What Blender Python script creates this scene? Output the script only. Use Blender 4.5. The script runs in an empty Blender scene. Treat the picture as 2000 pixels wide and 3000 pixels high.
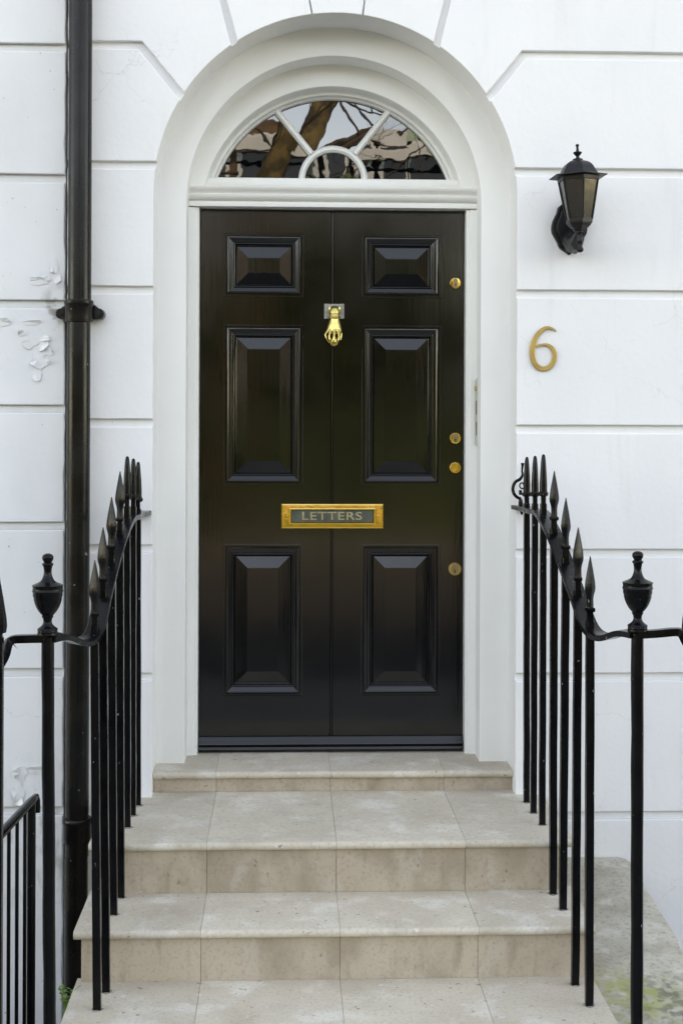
import bpy, bmesh, math, random
from mathutils import Vector, Matrix
R = math.radians
rnd = random.Random(6)
scene = bpy.context.scene
C = scene.collection

# ------------------------------------------------------------------ camera
FPX = 4100.0                       # focal length in photo pixels (photo 2000 x 3000)
YAW = math.atan(165 / FPX); ROLL = .0035
CAM = Vector((-.18, -5.0, 1.25))
FW = Vector((math.sin(YAW), math.cos(YAW), 0)); RT = Vector((math.cos(YAW), -math.sin(YAW), 0)); UP = Vector((0, 0, 1))
cr, sr = math.cos(ROLL), math.sin(ROLL)
cd = bpy.data.cameras.new('Camera'); cam = bpy.data.objects.new('camera', cd); C.objects.link(cam)
XC = RT * cr + UP * sr; YC = UP * cr - RT * sr
m = Matrix((XC, YC, -FW)).transposed().to_4x4(); m.translation = CAM
cam.matrix_world = m
cd.sensor_fit = 'VERTICAL'; cd.sensor_height = 36; cd.lens = 36 * FPX / 3000
cd.shift_y = -254 / 3000; cd.clip_end = 500; cd.clip_start = .05
scene.camera = cam

# ------------------------------------------------------------------ light
SUN_EL, SUN_AZ = R(47), (0.42, 0.907)     # behind the house: the front stands in open shade
w = bpy.data.worlds.new('World'); scene.world = w; w.use_nodes = True
nt = w.node_tree; nt.nodes.clear()
sky = nt.nodes.new('ShaderNodeTexSky'); sky.sky_type = 'NISHITA'; sky.sun_disc = False
sky.sun_elevation = SUN_EL; sky.sun_rotation = math.atan2(SUN_AZ[0], SUN_AZ[1])
sky.air_density = .8; sky.dust_density = .1; sky.ozone_density = 1.6; sky.altitude = 2500
bg = nt.nodes.new('ShaderNodeBackground'); bg.inputs['Strength'].default_value = .15
out = nt.nodes.new('ShaderNodeOutputWorld')
nt.links.new(sky.outputs[0], bg.inputs[0]); nt.links.new(bg.outputs[0], out.inputs[0])
sd = bpy.data.lights.new('Sun', 'SUN'); sd.energy = 1.55; sd.angle = R(.53); sd.color = (1, .985, .955)
so = bpy.data.objects.new('sun', sd); C.objects.link(so)
d = Vector((SUN_AZ[0] * math.cos(SUN_EL), SUN_AZ[1] * math.cos(SUN_EL), math.sin(SUN_EL)))
so.rotation_euler = d.to_track_quat('Z', 'Y').to_euler(); so.location = (6, -8, 12)
vs = scene.view_settings; vs.view_transform = 'Standard'; vs.look = 'None'; vs.exposure = 3.32; vs.gamma = 1
vs.use_white_balance = True; vs.white_balance_temperature = 16000; vs.white_balance_tint = 17

# ------------------------------------------------------------------ helpers
def ray(px, py):
    a = px - 1000; b = 1246 - py
    return FW * FPX + RT * (a * cr - b * sr) + UP * (b * cr + a * sr)
def at(px, py, Y):
    """world point seen at a photo pixel, on the vertical plane y = Y"""
    q = ray(px, py); return CAM + q * ((Y - CAM.y) / q.y)

def mat(name, c1, c2=None, scale=6, rough=.6, bump=.1, bscale=60, metal=0, spec=.5, stretch=(1, 1, 1),
        lo=.35, hi=.65, rough2=None, coat=0, bstretch=(1, 1, 1), bump2=0, b2scale=4, dist=.002, detail=6):
    mt = bpy.data.materials.new(name); mt.use_nodes = True
    n = mt.node_tree; L = n.links; p = n.nodes['Principled BSDF']
    tc = n.nodes.new('ShaderNodeTexCoord')
    def noise(sc, st, det=detail):
        mp = n.nodes.new('ShaderNodeMapping'); mp.inputs['Scale'].default_value = st
        L.new(tc.outputs['Object'], mp.inputs[0])
        t = n.nodes.new('ShaderNodeTexNoise'); t.inputs['Scale'].default_value = sc; t.inputs['Detail'].default_value = det
        L.new(mp.outputs[0], t.inputs['Vector']); return t
    p.inputs['Roughness'].default_value = rough; p.inputs['Metallic'].default_value = metal
    p.inputs['Specular IOR Level'].default_value = spec
    if coat: p.inputs['Coat Weight'].default_value = coat; p.inputs['Coat Roughness'].default_value = .05
    t = noise(scale, stretch)
    rp = n.nodes.new('ShaderNodeValToRGB'); e = rp.color_ramp.elements
    e[0].position = lo; e[0].color = (*c1, 1); e[1].position = hi; e[1].color = (*(c2 or c1), 1)
    L.new(t.outputs['Fac'], rp.inputs[0]); L.new(rp.outputs[0], p.inputs['Base Color'])
    if rough2 is not None:
        mr = n.nodes.new('ShaderNodeMapRange'); mr.inputs[1].default_value = .35; mr.inputs[2].default_value = .65
        mr.inputs[3].default_value = rough; mr.inputs[4].default_value = rough2
        L.new(t.outputs['Fac'], mr.inputs[0]); L.new(mr.outputs[0], p.inputs['Roughness'])
    last = None
    for st, sc, bs in ((bump, bscale, bstretch), (bump2, b2scale, (1, 1, 1))):
        if st:
            b = n.nodes.new('ShaderNodeBump'); b.inputs['Strength'].default_value = st; b.inputs['Distance'].default_value = dist
            L.new(noise(sc, bs).outputs['Fac'], b.inputs['Height'])
            if last: L.new(last.outputs[0], b.inputs['Normal'])
            last = b
    if last: L.new(last.outputs[0], p.inputs['Normal'])
    mt['p'] = p.name
    return mt
def overlay(mt, col, fac_builder):
    """mix another colour over a material's base colour by a node-built factor"""
    n = mt.node_tree; L = n.links; p = n.nodes['Principled BSDF']
    src = p.inputs['Base Color'].links[0].from_socket
    mx = n.nodes.new('ShaderNodeMix'); mx.data_type = 'RGBA'
    L.new(src, mx.inputs[6]); mx.inputs[7].default_value = (*col, 1)
    L.new(fac_builder(n), mx.inputs[0]); L.new(mx.outputs[2], p.inputs['Base Color'])
def noisefac(scale, stretch, lo, hi, amount=1.0, detail=5, seed=0, region=None):
    def f(n):
        L = n.links
        tc = n.nodes.new('ShaderNodeTexCoord'); mp = n.nodes.new('ShaderNodeMapping')
        mp.inputs['Scale'].default_value = stretch; mp.inputs['Location'].default_value = (seed, seed * .7, seed * .3)
        L.new(tc.outputs['Object'], mp.inputs[0])
        t = n.nodes.new('ShaderNodeTexNoise'); t.inputs['Scale'].default_value = scale; t.inputs['Detail'].default_value = detail
        L.new(mp.outputs[0], t.inputs['Vector'])
        mr = n.nodes.new('ShaderNodeMapRange'); mr.inputs[1].default_value = lo; mr.inputs[2].default_value = hi; mr.inputs[4].default_value = amount
        L.new(t.outputs['Fac'], mr.inputs[0]); o = mr.outputs[0]
        if region:                                             # a patch: (centre in object coordinates, radius)
            v = n.nodes.new('ShaderNodeVectorMath'); v.operation = 'DISTANCE'; v.inputs[1].default_value = region[0]
            L.new(tc.outputs['Object'], v.inputs[0])
            r2 = n.nodes.new('ShaderNodeMapRange'); r2.inputs[1].default_value = region[1]; r2.inputs[2].default_value = region[1] * .3
            L.new(v.outputs['Value'], r2.inputs[0])
            mu = n.nodes.new('ShaderNodeMath'); mu.operation = 'MULTIPLY'; L.new(o, mu.inputs[0]); L.new(r2.outputs[0], mu.inputs[1]); o = mu.outputs[0]
        return o
    return f

class MB:
    def __init__(s): s.bm = bmesh.new()
    def poly(s, vs, faces):
        v = [s.bm.verts.new(p) for p in vs]
        for f in faces:
            try: s.bm.faces.new([v[i] for i in f])
            except ValueError: pass
        return v
    def box(s, x0, x1, y0, y1, z0, z1, bev=0, seg=2):
        b = bmesh.new(); bmesh.ops.create_cube(b, size=1)
        for v in b.verts: v.co = Vector(((x0 + x1) / 2 + v.co.x * (x1 - x0), (y0 + y1) / 2 + v.co.y * (y1 - y0), (z0 + z1) / 2 + v.co.z * (z1 - z0)))
        if bev: bmesh.ops.bevel(b, geom=b.edges[:], offset=bev, segments=seg, affect='EDGES', profile=.5)
        s.merge(b); return s
    def merge(s, b):
        me = bpy.data.meshes.new('t'); b.to_mesh(me); b.free(); s.bm.from_mesh(me); bpy.data.meshes.remove(me)
    def prism(s, poly, y0, y1, bev=0, back=True, seg=2):
        """polygon in (x, z) extruded along y from its front y0 to y1"""
        b = bmesh.new()
        f = [b.verts.new((x, y0, z)) for x, z in poly]; g = [b.verts.new((x, y1, z)) for x, z in poly]
        n = len(f); ff = b.faces.new(f)
        for i in range(n): b.faces.new((f[(i + 1) % n], f[i], g[i], g[(i + 1) % n]))
        if back: b.faces.new(g[::-1])
        b.normal_update()
        if bev: bmesh.ops.bevel(b, geom=[e for e in ff.edges], offset=bev, segments=seg, affect='EDGES', profile=.5)
        bmesh.ops.recalc_face_normals(b, faces=b.faces[:])
        s.merge(b); return s
    def xprism(s, prof, x0, x1):
        """profile of (y, z) points extruded along x"""
        n = len(prof)
        v = [(x0, y, z) for y, z in prof] + [(x1, y, z) for y, z in prof]
        s.poly(v, [tuple(range(n)), tuple(range(2 * n - 1, n - 1, -1))] + [(i, (i + 1) % n, n + (i + 1) % n, n + i) for i in range(n)])
        return s
    def lathe(s, prof, c, seg=24, rot=0, mod=None, cap=True):
        """profile of (radius, z) turned round the vertical through c"""
        rings = []
        for r, z in prof:
            rings.append([s.bm.verts.new((c[0] + r * (mod(k / seg, z) if mod else 1) * math.sin(rot + 2 * math.pi * k / seg),
                          c[1] - r * (mod(k / seg, z) if mod else 1) * math.cos(rot + 2 * math.pi * k / seg), c[2] + z)) for k in range(seg)])
        for a, b in zip(rings, rings[1:]):
            for k in range(seg): s.bm.faces.new((a[k], a[(k + 1) % seg], b[(k + 1) % seg], b[k]))
        if cap:
            s.bm.faces.new(rings[0][::-1]); s.bm.faces.new(rings[-1])
        return s
    def tube(s, pts, rad, seg=10, flat=(1, 1), up=Vector((0, 0, 1)), square=False):
        """swept tube through pts; rad one value or one per point; flat = (side, up) scales"""
        pts = [Vector(p) for p in pts]; n = len(pts)
        rad = rad if isinstance(rad, (list, tuple)) else [rad] * n
        rings = []; prev = None
        for i, p in enumerate(pts):
            t = (pts[min(i + 1, n - 1)] - pts[max(i - 1, 0)]).normalized()
            u = prev - t * prev.dot(t) if prev else (up - t * up.dot(t))
            if u.length < 1e-4: u = Vector((0, 1, 0)) - t * t.y
            u.normalize(); prev = u; sd_ = t.cross(u)
            ring = []
            for k in range(seg):
                a = 2 * math.pi * k / seg + (math.pi / 4 if square else 0)
                c_, s_ = math.cos(a), math.sin(a)
                if square: q = max(abs(c_), abs(s_)); c_, s_ = c_ / q, s_ / q
                ring.append(s.bm.verts.new(p + sd_ * (rad[i] * c_ * flat[0]) + u * (rad[i] * s_ * flat[1])))
            rings.append(ring)
        for a, b in zip(rings, rings[1:]):
            for k in range(seg): s.bm.faces.new((a[k], a[(k + 1) % seg], b[(k + 1) % seg], b[k]))
        s.bm.faces.new(rings[0][::-1]); s.bm.faces.new(rings[-1]); return s
    def rect_loft(s, x0, x1, z0, z1, steps, y, cap=True):
        """mitred moulding round a rectangle: steps of (inset x, height toward viewer[, inset z])"""
        loops = []
        for st in steps:
            ix, h = st[0], st[1]; iz = st[2] if len(st) > 2 else ix
            loops.append([s.bm.verts.new(p) for p in ((x0 + ix, y - h, z0 + iz), (x1 - ix, y - h, z0 + iz), (x1 - ix, y - h, z1 - iz), (x0 + ix, y - h, z1 - iz))])
        for a, b in zip(loops, loops[1:]):
            for k in range(4): s.bm.faces.new((a[k], a[(k + 1) % 4], b[(k + 1) % 4], b[k]))
        if cap: s.bm.faces.new(loops[-1])
        return s
    def build(s, name, mt, parent=None, smooth=False, angle=40):
        base = Vector((0, 0, 0)); q = parent
        while q is not None: base += q.location; q = q.parent
        me = bpy.data.meshes.new(name)
        bmesh.ops.recalc_face_normals(s.bm, faces=s.bm.faces[:])
        for v in s.bm.verts: v.co -= base
        s.bm.to_mesh(me); s.bm.free()
        o = bpy.data.objects.new(name, me); C.objects.link(o)
        me.materials.append(mt)
        if smooth:
            for p in me.polygons: p.use_smooth = True
            try: me.set_sharp_from_angle(angle=R(angle))
            except Exception: pass
        if parent: o.parent = parent
        return o
def tag(o, label=None, cat=None, group=None, kind=None):
    if label: o['label'] = label
    if cat: o['category'] = cat
    if group: o['group'] = group
    if kind: o['kind'] = kind
    return o
def thing(name, label, cat, loc, group=None):
    o = bpy.data.objects.new(name, None); C.objects.link(o); o.location = loc; o.empty_display_size = .1
    return tag(o, label, cat, group)

# ------------------------------------------------------------------ materials
WALL = mat('wall_paint', (.76, .765, .76), (.80, .80, .79), scale=2.2, rough=.55, bump=.22, bscale=45, bump2=.35, b2scale=6, dist=.004)
overlay(WALL, (.68, .68, .66), noisefac(2.6, (1, 1, .35), .50, .75, .42, seed=3, detail=9))
overlay(WALL, (.62, .615, .58), noisefac(16, (1, 1, .12), .60, .78, .30, seed=13, detail=7))
overlay(WALL, (.30, .29, .26), noisefac(70, (1, 1, 1), .765, .79, .5, detail=2, seed=9))
NWALL = mat('old_wall_paint', (.69, .705, .70), (.76, .77, .765), scale=2.0, rough=.6, bump=.16, bscale=30, bump2=.35, b2scale=4, dist=.005)
overlay(NWALL, (.56, .57, .56), noisefac(2.6, (1, 1, .4), .52, .78, .5, seed=5, detail=9))
overlay(NWALL, (.16, .13, .10), noisefac(26, (1, 1, 1), .47, .62, .8, seed=7, detail=10, region=((1.03, 0, 1.655), .10)))
overlay(NWALL, (.30, .28, .24), noisefac(20, (1, 1, .4), .50, .66, .7, seed=8, detail=10, region=((1.0, 0, -.22), .32)))
overlay(NWALL, (.30, .29, .26), noisefac(62, (1, 1, 1), .745, .77, .7, detail=2, seed=4))
WOOD = mat('white_joinery_paint', (.77, .77, .73), (.81, .81, .77), scale=3, rough=.35, bump=.08, bscale=25, bstretch=(1, 1, 6), dist=.002)
RECESS = mat('recess_paint', (.79, .79, .765), (.83, .83, .80), scale=2.5, rough=.5, bump=.12, bscale=24, bump2=.3, b2scale=6, dist=.004)
DOOR = mat('black_gloss_paint', (.0018, .0018, .0018), (.003, .003, .0025), scale=5, rough=.08, rough2=.14, bump=.11, bscale=26, bstretch=(3, 3, .22), bump2=.06, b2scale=2.4, dist=.002, spec=.58)
IRON = mat('black_iron_paint', (.0016, .0018, .0024), (.003, .0032, .004), scale=20, rough=.12, rough2=.26, bump=.35, bscale=55, bump2=.4, b2scale=220, dist=.0012, spec=.20)
PIPE = mat('pipe_paint', (.003, .003, .003), (.0055, .005, .0045), scale=9, rough=.18, rough2=.32, spec=.24, bump=.25, bscale=40, bstretch=(1, 1, .3), bump2=.3, b2scale=160, dist=.0015)
overlay(PIPE, (.25, .25, .24), noisefac(48, (1, 1, 1), .74, .76, .8, detail=2))
overlay(IRON, (.22, .22, .22), noisefac(75, (1, 1, .6), .735, .755, .7, detail=2, seed=2))
LAMPM = mat('lantern_metal', (.0035, .0038, .004), (.007, .0072, .0072), scale=14, rough=.34, rough2=.46, spec=.3, bump=.15, bscale=150, dist=.001)
BRASS = mat('polished_brass', (.98, .64, .20), (.92, .52, .13), scale=18, rough=.07, rough2=.18, bump=.6, bscale=26, metal=1, dist=.002)
BRASSD = mat('satin_brass', (.55, .36, .12), (.42, .27, .09), scale=12, rough=.42, rough2=.5, bump=.1, bscale=90, metal=.75, dist=.001)
BRASSK = mat('knocker_brass', (.80, .62, .22), (.62, .46, .15), scale=40, rough=.16, rough2=.24, bump=.1, bscale=90, metal=1, dist=.001)
KEYH = mat('lock_core', (.34, .25, .13), (.25, .18, .10), scale=60, rough=.4, metal=.8, bump=.05)
SLOT = mat('bolt_slot_brown', (.07, .05, .03), (.10, .075, .045), scale=40, rough=.7, bump=.05)
DARK = mat('keyway_black', (.004, .004, .004), rough=.6, bump=0)
VERD = mat('tarnished_brass', (.060, .085, .075), (.13, .135, .10), scale=22, rough=.38, rough2=.5, metal=.6, bump=.2, bscale=120, dist=.001)
LETM = mat('worn_letter_brass', (.50, .44, .27), (.36, .30, .17), scale=50, rough=.4, metal=.7, bump=.1, bscale=120, dist=.001)
STEEL = mat('hammered_metal', (.34, .335, .30), (.20, .20, .18), scale=110, rough=.45, metal=.8, bump=.9, bscale=240, dist=.0015)
SMUDGE = mat('foot_smudge_brown', (.16, .145, .12), (.30, .265, .215), scale=60, rough=.75, bump=.4, bscale=90)  # colour of the dark smudge at the bar feet
NICKEL = mat('worn_strike_metal', (.62, .61, .55), (.50, .49, .42), scale=20, rough=.45, metal=.4, bump=.1)
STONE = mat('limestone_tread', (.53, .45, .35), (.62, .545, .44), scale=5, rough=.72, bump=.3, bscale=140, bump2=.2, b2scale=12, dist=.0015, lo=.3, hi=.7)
overlay(STONE, (.72, .68, .60), noisefac(8, (1, 1, 1), .52, .66, .65, seed=11, detail=9))
overlay(STONE, (.38, .315, .235), noisefac(4.5, (1, 1, 1), .52, .74, .55, seed=2, detail=9))
overlay(STONE, (.30, .26, .20), noisefac(95, (1, 1, 1), .50, .72, .40, seed=5, detail=4))
overlay(STONE, (.14, .11, .08), noisefac(48, (1, 1, 1), .69, .73, .7, detail=3, seed=7))
overlay(STONE, (.72, .70, .66), noisefac(34, (1, 1, 1), .66, .71, .55, detail=4, seed=17))
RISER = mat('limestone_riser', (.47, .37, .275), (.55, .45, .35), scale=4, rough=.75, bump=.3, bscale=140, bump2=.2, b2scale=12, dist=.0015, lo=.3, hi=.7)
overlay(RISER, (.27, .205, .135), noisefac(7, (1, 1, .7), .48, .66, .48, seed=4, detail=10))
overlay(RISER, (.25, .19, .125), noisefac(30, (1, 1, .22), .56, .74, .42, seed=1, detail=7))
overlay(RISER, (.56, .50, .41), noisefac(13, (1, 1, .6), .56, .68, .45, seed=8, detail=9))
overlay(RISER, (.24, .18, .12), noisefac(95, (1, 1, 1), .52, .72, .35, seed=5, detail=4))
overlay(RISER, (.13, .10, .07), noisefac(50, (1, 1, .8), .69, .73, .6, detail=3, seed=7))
for _m in (STONE, RISER):                                     # every stone is a slightly different piece
    n = _m.node_tree; L = n.links; p = n.nodes['Principled BSDF']; src = p.inputs['Base Color'].links[0].from_socket
    ge = n.nodes.new('ShaderNodeNewGeometry'); mr = n.nodes.new('ShaderNodeMapRange'); mr.inputs[3].default_value = .86; mr.inputs[4].default_value = 1.06
    hs = n.nodes.new('ShaderNodeHueSaturation'); L.new(ge.outputs['Random Per Island'], mr.inputs[0]); L.new(mr.outputs[0], hs.inputs['Value']); L.new(src, hs.inputs['Color']); L.new(hs.outputs[0], p.inputs['Base Color'])
SLAB = mat('weathered_slab', (.36, .32, .25), (.50, .46, .38), scale=7, rough=.85, bump=.7, bscale=70, bump2=.3, b2scale=9, dist=.003, detail=10)
overlay(SLAB, (.24, .21, .16), noisefac(70, (1, 1, 1), .52, .68, .6, seed=5, detail=6))
overlay(SLAB, (.60, .57, .50), noisefac(12, (1, 1, 1), .56, .68, .6, seed=15, detail=9))
GROUT = mat('dark_grout', (.24, .20, .15), (.32, .27, .21), scale=30, rough=.9, bump=.2)
PAVE = mat('paving', (.22, .21, .19), (.30, .29, .26), scale=3, rough=.9, bump=.4, bscale=40)
ASPH = mat('asphalt', (.045, .045, .045), (.06, .06, .058), scale=8, rough=.9, bump=.5, bscale=120)
AREA = mat('basement_concrete', (.16, .16, .15), (.24, .24, .22), scale=3, rough=.9, bump=.4, bscale=30)
LEAF = mat('weed_leaf', (.07, .16, .025), (.13, .25, .05), scale=30, rough=.5, bump=.1)
BARK = mat('plane_bark', (.045, .036, .016), (.15, .11, .045), scale=3.5, rough=.85, bump=.4, bscale=14, dist=.02, lo=.42, hi=.58)
TWIG = mat('dark_twig', (.030, .024, .018), (.05, .04, .03), scale=10, rough=.85, bump=.2)
EVER = mat('evergreen_leaf', (.030, .052, .016), (.070, .100, .034), scale=.7, rough=.6, bump=.1)
BRICK = mat('brown_brick', (.07, .045, .028), (.13, .085, .05), scale=2.2, rough=.9, bump=.3, bscale=20)
GREENW = mat('pale_green_stucco', (.22, .32, .27), (.30, .40, .35), scale=1.2, rough=.8, bump=.1)
STUCC = mat('far_stucco', (.40, .45, .50), (.50, .54, .58), scale=1, rough=.8, bump=.1)
ROOF = mat('slate', (.05, .05, .055), (.09, .09, .095), scale=3, rough=.6, bump=.2)

def glassmat(name, base, ior, rough, bump, bscale, dist):
    mt = mat(name, base, rough=rough, bump=bump, bscale=bscale, dist=dist, detail=2)
    p = mt.node_tree.nodes['Principled BSDF']; p.inputs['IOR'].default_value = ior
    return mt
PANE = glassmat('old_crown_glass', (.003, .003, .003), 1.9, .010, .022, 9, .008)
PANEC = glassmat('old_crown_glass_flatter', (.003, .003, .003), 2.1, .010, .018, 8, .008)
FARG = glassmat('far_window_glass', (.01, .012, .014), 1.5, .05, .05, 3, .01)
def cracks(n):
    L = n.links; tc = n.nodes.new('ShaderNodeTexCoord'); ns = n.nodes.new('ShaderNodeTexNoise'); ns.inputs['Scale'].default_value = 5; ns.inputs['Detail'].default_value = 8
    L.new(tc.outputs['Object'], ns.inputs['Vector']); sc = n.nodes.new('ShaderNodeVectorMath'); sc.operation = 'SCALE'; sc.inputs['Scale'].default_value = .35; L.new(ns.outputs['Color'], sc.inputs[0])
    ad = n.nodes.new('ShaderNodeVectorMath'); L.new(tc.outputs['Object'], ad.inputs[0]); L.new(sc.outputs[0], ad.inputs[1])
    v = n.nodes.new('ShaderNodeTexVoronoi'); v.feature = 'DISTANCE_TO_EDGE'; v.inputs['Scale'].default_value = 2.1; L.new(ad.outputs[0], v.inputs['Vector'])
    a = n.nodes.new('ShaderNodeMapRange'); a.inputs[1].default_value = .0; a.inputs[2].default_value = .0045; a.inputs[3].default_value = 1; a.inputs[4].default_value = 0; L.new(v.outputs['Distance'], a.inputs[0])
    t = n.nodes.new('ShaderNodeTexNoise'); t.inputs['Scale'].default_value = 1.7; L.new(tc.outputs['Object'], t.inputs['Vector'])
    b = n.nodes.new('ShaderNodeMapRange'); b.inputs[1].default_value = .54; b.inputs[2].default_value = .62; b.inputs[4].default_value = .32; L.new(t.outputs['Fac'], b.inputs[0])
    mu = n.nodes.new('ShaderNodeMath'); mu.operation = 'MULTIPLY'; L.new(a.outputs[0], mu.inputs[0]); L.new(b.outputs[0], mu.inputs[1]); return mu.outputs[0]
overlay(WALL, (.40, .39, .37), cracks); overlay(NWALL, (.34, .33, .31), cracks)
SMOKE = mat('smoked_glass', (.05, .053, .05), (.08, .082, .078), scale=8, rough=.12, spec=.25, bump=.1, bscale=40)
SMOKE.node_tree.nodes['Principled BSDF'].inputs['Transmission Weight'].default_value = .75
BULB = mat('bulb_glass', (.75, .72, .60), rough=.2, bump=0)

# ------------------------------------------------------------------ geometry of the doorway (metres; z = 0 is the door sill)
ZS = 2.075; RO = .650; ZTOP = 3.05; GH = .0145; GD = .021
XL = -.953; XRR = 60
def arcx(z, r=RO, zc=ZS): return r if z <= zc else math.sqrt(max(r * r - (z - zc) ** 2, 0))
def arc(a0, a1, n, r=RO, zc=ZS, xc=0): return [(xc + r * math.cos(R(a0 + (a1 - a0) * i / n)), zc + r * math.sin(R(a0 + (a1 - a0) * i / n))) for i in range(n + 1)]
def ang(p): return math.degrees(math.atan2(p[1] - ZS, p[0]))
def off(p, q, dist):
    dx, dz = q[0] - p[0], q[1] - p[1]; l = math.hypot(dx, dz); nx, nz = -dz / l, dx / l
    return (p[0] + nx * dist, p[1] + nz * dist), (q[0] + nx * dist, q[1] + nz * dist)
def hit_z(ln, z): (a, b), (c, d_) = ln; t = (z - b) / (d_ - b); return (a + (c - a) * t, z)
def hit_c(ln):
    (a, b), (c, d_) = ln; dx, dz = c - a, d_ - b; A = dx * dx + dz * dz; B = 2 * (a * dx + (b - ZS) * dz); K = a * a + (b - ZS) ** 2 - RO * RO
    s = math.sqrt(B * B - 4 * A * K); ts = [(-B - s) / (2 * A), (-B + s) / (2 * A)]
    t = min(ts, key=lambda q: abs(q - 1)); return (a + dx * t, b + dz * t)
def wob(poly, step=.05, amp=.0011):
    o = []
    for i, p in enumerate(poly):
        q = poly[(i + 1) % len(poly)]; l = math.hypot(q[0] - p[0], q[1] - p[1]); n = max(1, min(int(l / step), 150)); o.append(p)
        for k in range(1, n):
            t = k / n; nx, nz = -(q[1] - p[1]) / l, (q[0] - p[0]) / l; j = rnd.uniform(-amp, amp)
            o.append((p[0] + (q[0] - p[0]) * t + nx * j, p[1] + (q[1] - p[1]) * t + nz * j))
    return o
GL = [2.599, 2.1733, 1.729, 1.256, .8085, .3525, -.128]      # groove centres, left of the door
GR = [2.585, 2.164, 1.7255, 1.239, .793, .3465, -.154]       # right of the door
GN = [2.587, 2.123, 1.676, 1.304, .889, .369, -.123]         # neighbouring house

# --- this house
house = thing('terraced_house', 'white painted house front with grooved blocks around the arched doorway', 'house', (0, 0, 0))
wl = MB()
def block(poly): wl.prism(wob(poly), 0, GD, bev=.003, back=False)
for sgn, G in ((-1, GL), (1, GR)):
    xe = XL if sgn < 0 else XRR
    def bx(z): return sgn * arcx(z)
    for i in range(1, 6):
        z1, z0 = G[i] - GH, G[i + 1] + GH
        if i == 1:
            zz = [z0] + [z0 + (z1 - z0) * k / 6 for k in range(1, 6)] + [z1]
        else: zz = [z0, z1]
        block([(xe, z0)] + [(bx(z), z) for z in zz] + [(xe, z1)])
    # lower part: beside the landing, then down into the basement area
    block([(xe, -2.6), (bx(0), -2.6), (bx(0), G[6] - GH), (xe, G[6] - GH)])
    # course under the diagonal joint
    P0, P1 = ((at(414, 136, 0).xz, at(531, 279, 0).xz) if sgn < 0 else (at(1531, 163, 0).xz, at(1421, 296, 0).xz))
    P0, P1 = tuple(P0), tuple(P1)
    lo_ = off(P0, P1, GH * (sgn)); hi_ = off(P0, P1, -GH * (sgn))
    if off(P0, P1, GH)[0][1] > P0[1]: lo_, hi_ = (off(P0, P1, -GH), off(P0, P1, GH))
    else: lo_, hi_ = (off(P0, P1, GH), off(P0, P1, -GH))
    z0 = G[1] + GH; cl = hit_c(lo_); a0 = ang((sgn * arcx(z0), z0)); a1 = ang(cl)
    block([(xe, z0)] + arc(a0, a1, 8) + [hit_z(lo_, G[0] - GH), (xe, G[0] - GH)])
    # stones above the diagonal
    J1 = (tuple(at(653, 0, 0).xz), tuple(at(685, 121, 0).xz)) if sgn < 0 else (tuple(at(1310, 0, 0).xz), tuple(at(1280, 128, 0).xz))
    JK = (tuple(at(906, 0, 0).xz), tuple(at(913, 36, 0).xz)) if sgn < 0 else (tuple(at(1068, 0, 0).xz), tuple(at(1063, 38, 0).xz))
    def sides(J, h):
        a, b = off(J[0], J[1], h), off(J[0], J[1], -h)
        return (a, b) if a[0][0] < b[0][0] else (b, a)      # (left line, right line)
    j1l, j1r = sides(J1, GH * .85); jkl, jkr = sides(JK, .003)
    outer, inner = (j1l, j1r) if sgn < 0 else (j1r, j1l)
    ko, ki = (jkl, jkr) if sgn < 0 else (jkr, jkl)
    ch = hit_c(hi_)
    block([hit_z(hi_, G[0] + GH)] + arc(ang(ch), ang(hit_c(outer)), 8) + [hit_z(outer, ZTOP - GH), (xe, ZTOP - GH), (xe, G[0] + GH)])
    block(arc(ang(hit_c(inner)), ang(hit_c(ko)), 8) + [hit_z(ko, ZTOP - GH), hit_z(inner, ZTOP - GH)])
    if sgn < 0: KL = ki
    else: block(arc(ang(hit_c(KL)), ang(hit_c(ki)), 5) + [hit_z(ki, ZTOP - GH), hit_z(KL, ZTOP - GH)])
z = ZTOP + GH
while z < 7.5: wl.prism([(XL, z), (XRR, z), (XRR, z + .42), (XL, z + .42)], 0, GD, bev=.003, back=False); z += .45
core = [(XL, -2.6), (-RO, -2.6)] + arc(180, 0, 48) + [(RO, -2.6), (XRR, -2.6), (XRR, 8), (XL, 8)]
wl.prism(core, GD, .195); wl.box(XL + .01, XRR, .5, 9, -2.6, 9.2); wl.box(XL + .01, XRR - .01, .19, .6, 3.2, 9.1)
wl.build('wall', WALL, house)

rc = MB()                                                    # inner arch one step back
R1 = .546; Y1 = .19; Y2 = .315; YD = .365
ring = [(-.70, -.05), (-R1, -.05)] + arc(180, 0, 48, r=R1) + [(R1, -.05), (.70, -.05)] + arc(0, 180, 48, r=.70)
rc.prism(ring, Y1, .45, bev=.004)
rc.build('door_recess', RECESS, house, smooth=True, angle=25)

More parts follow.
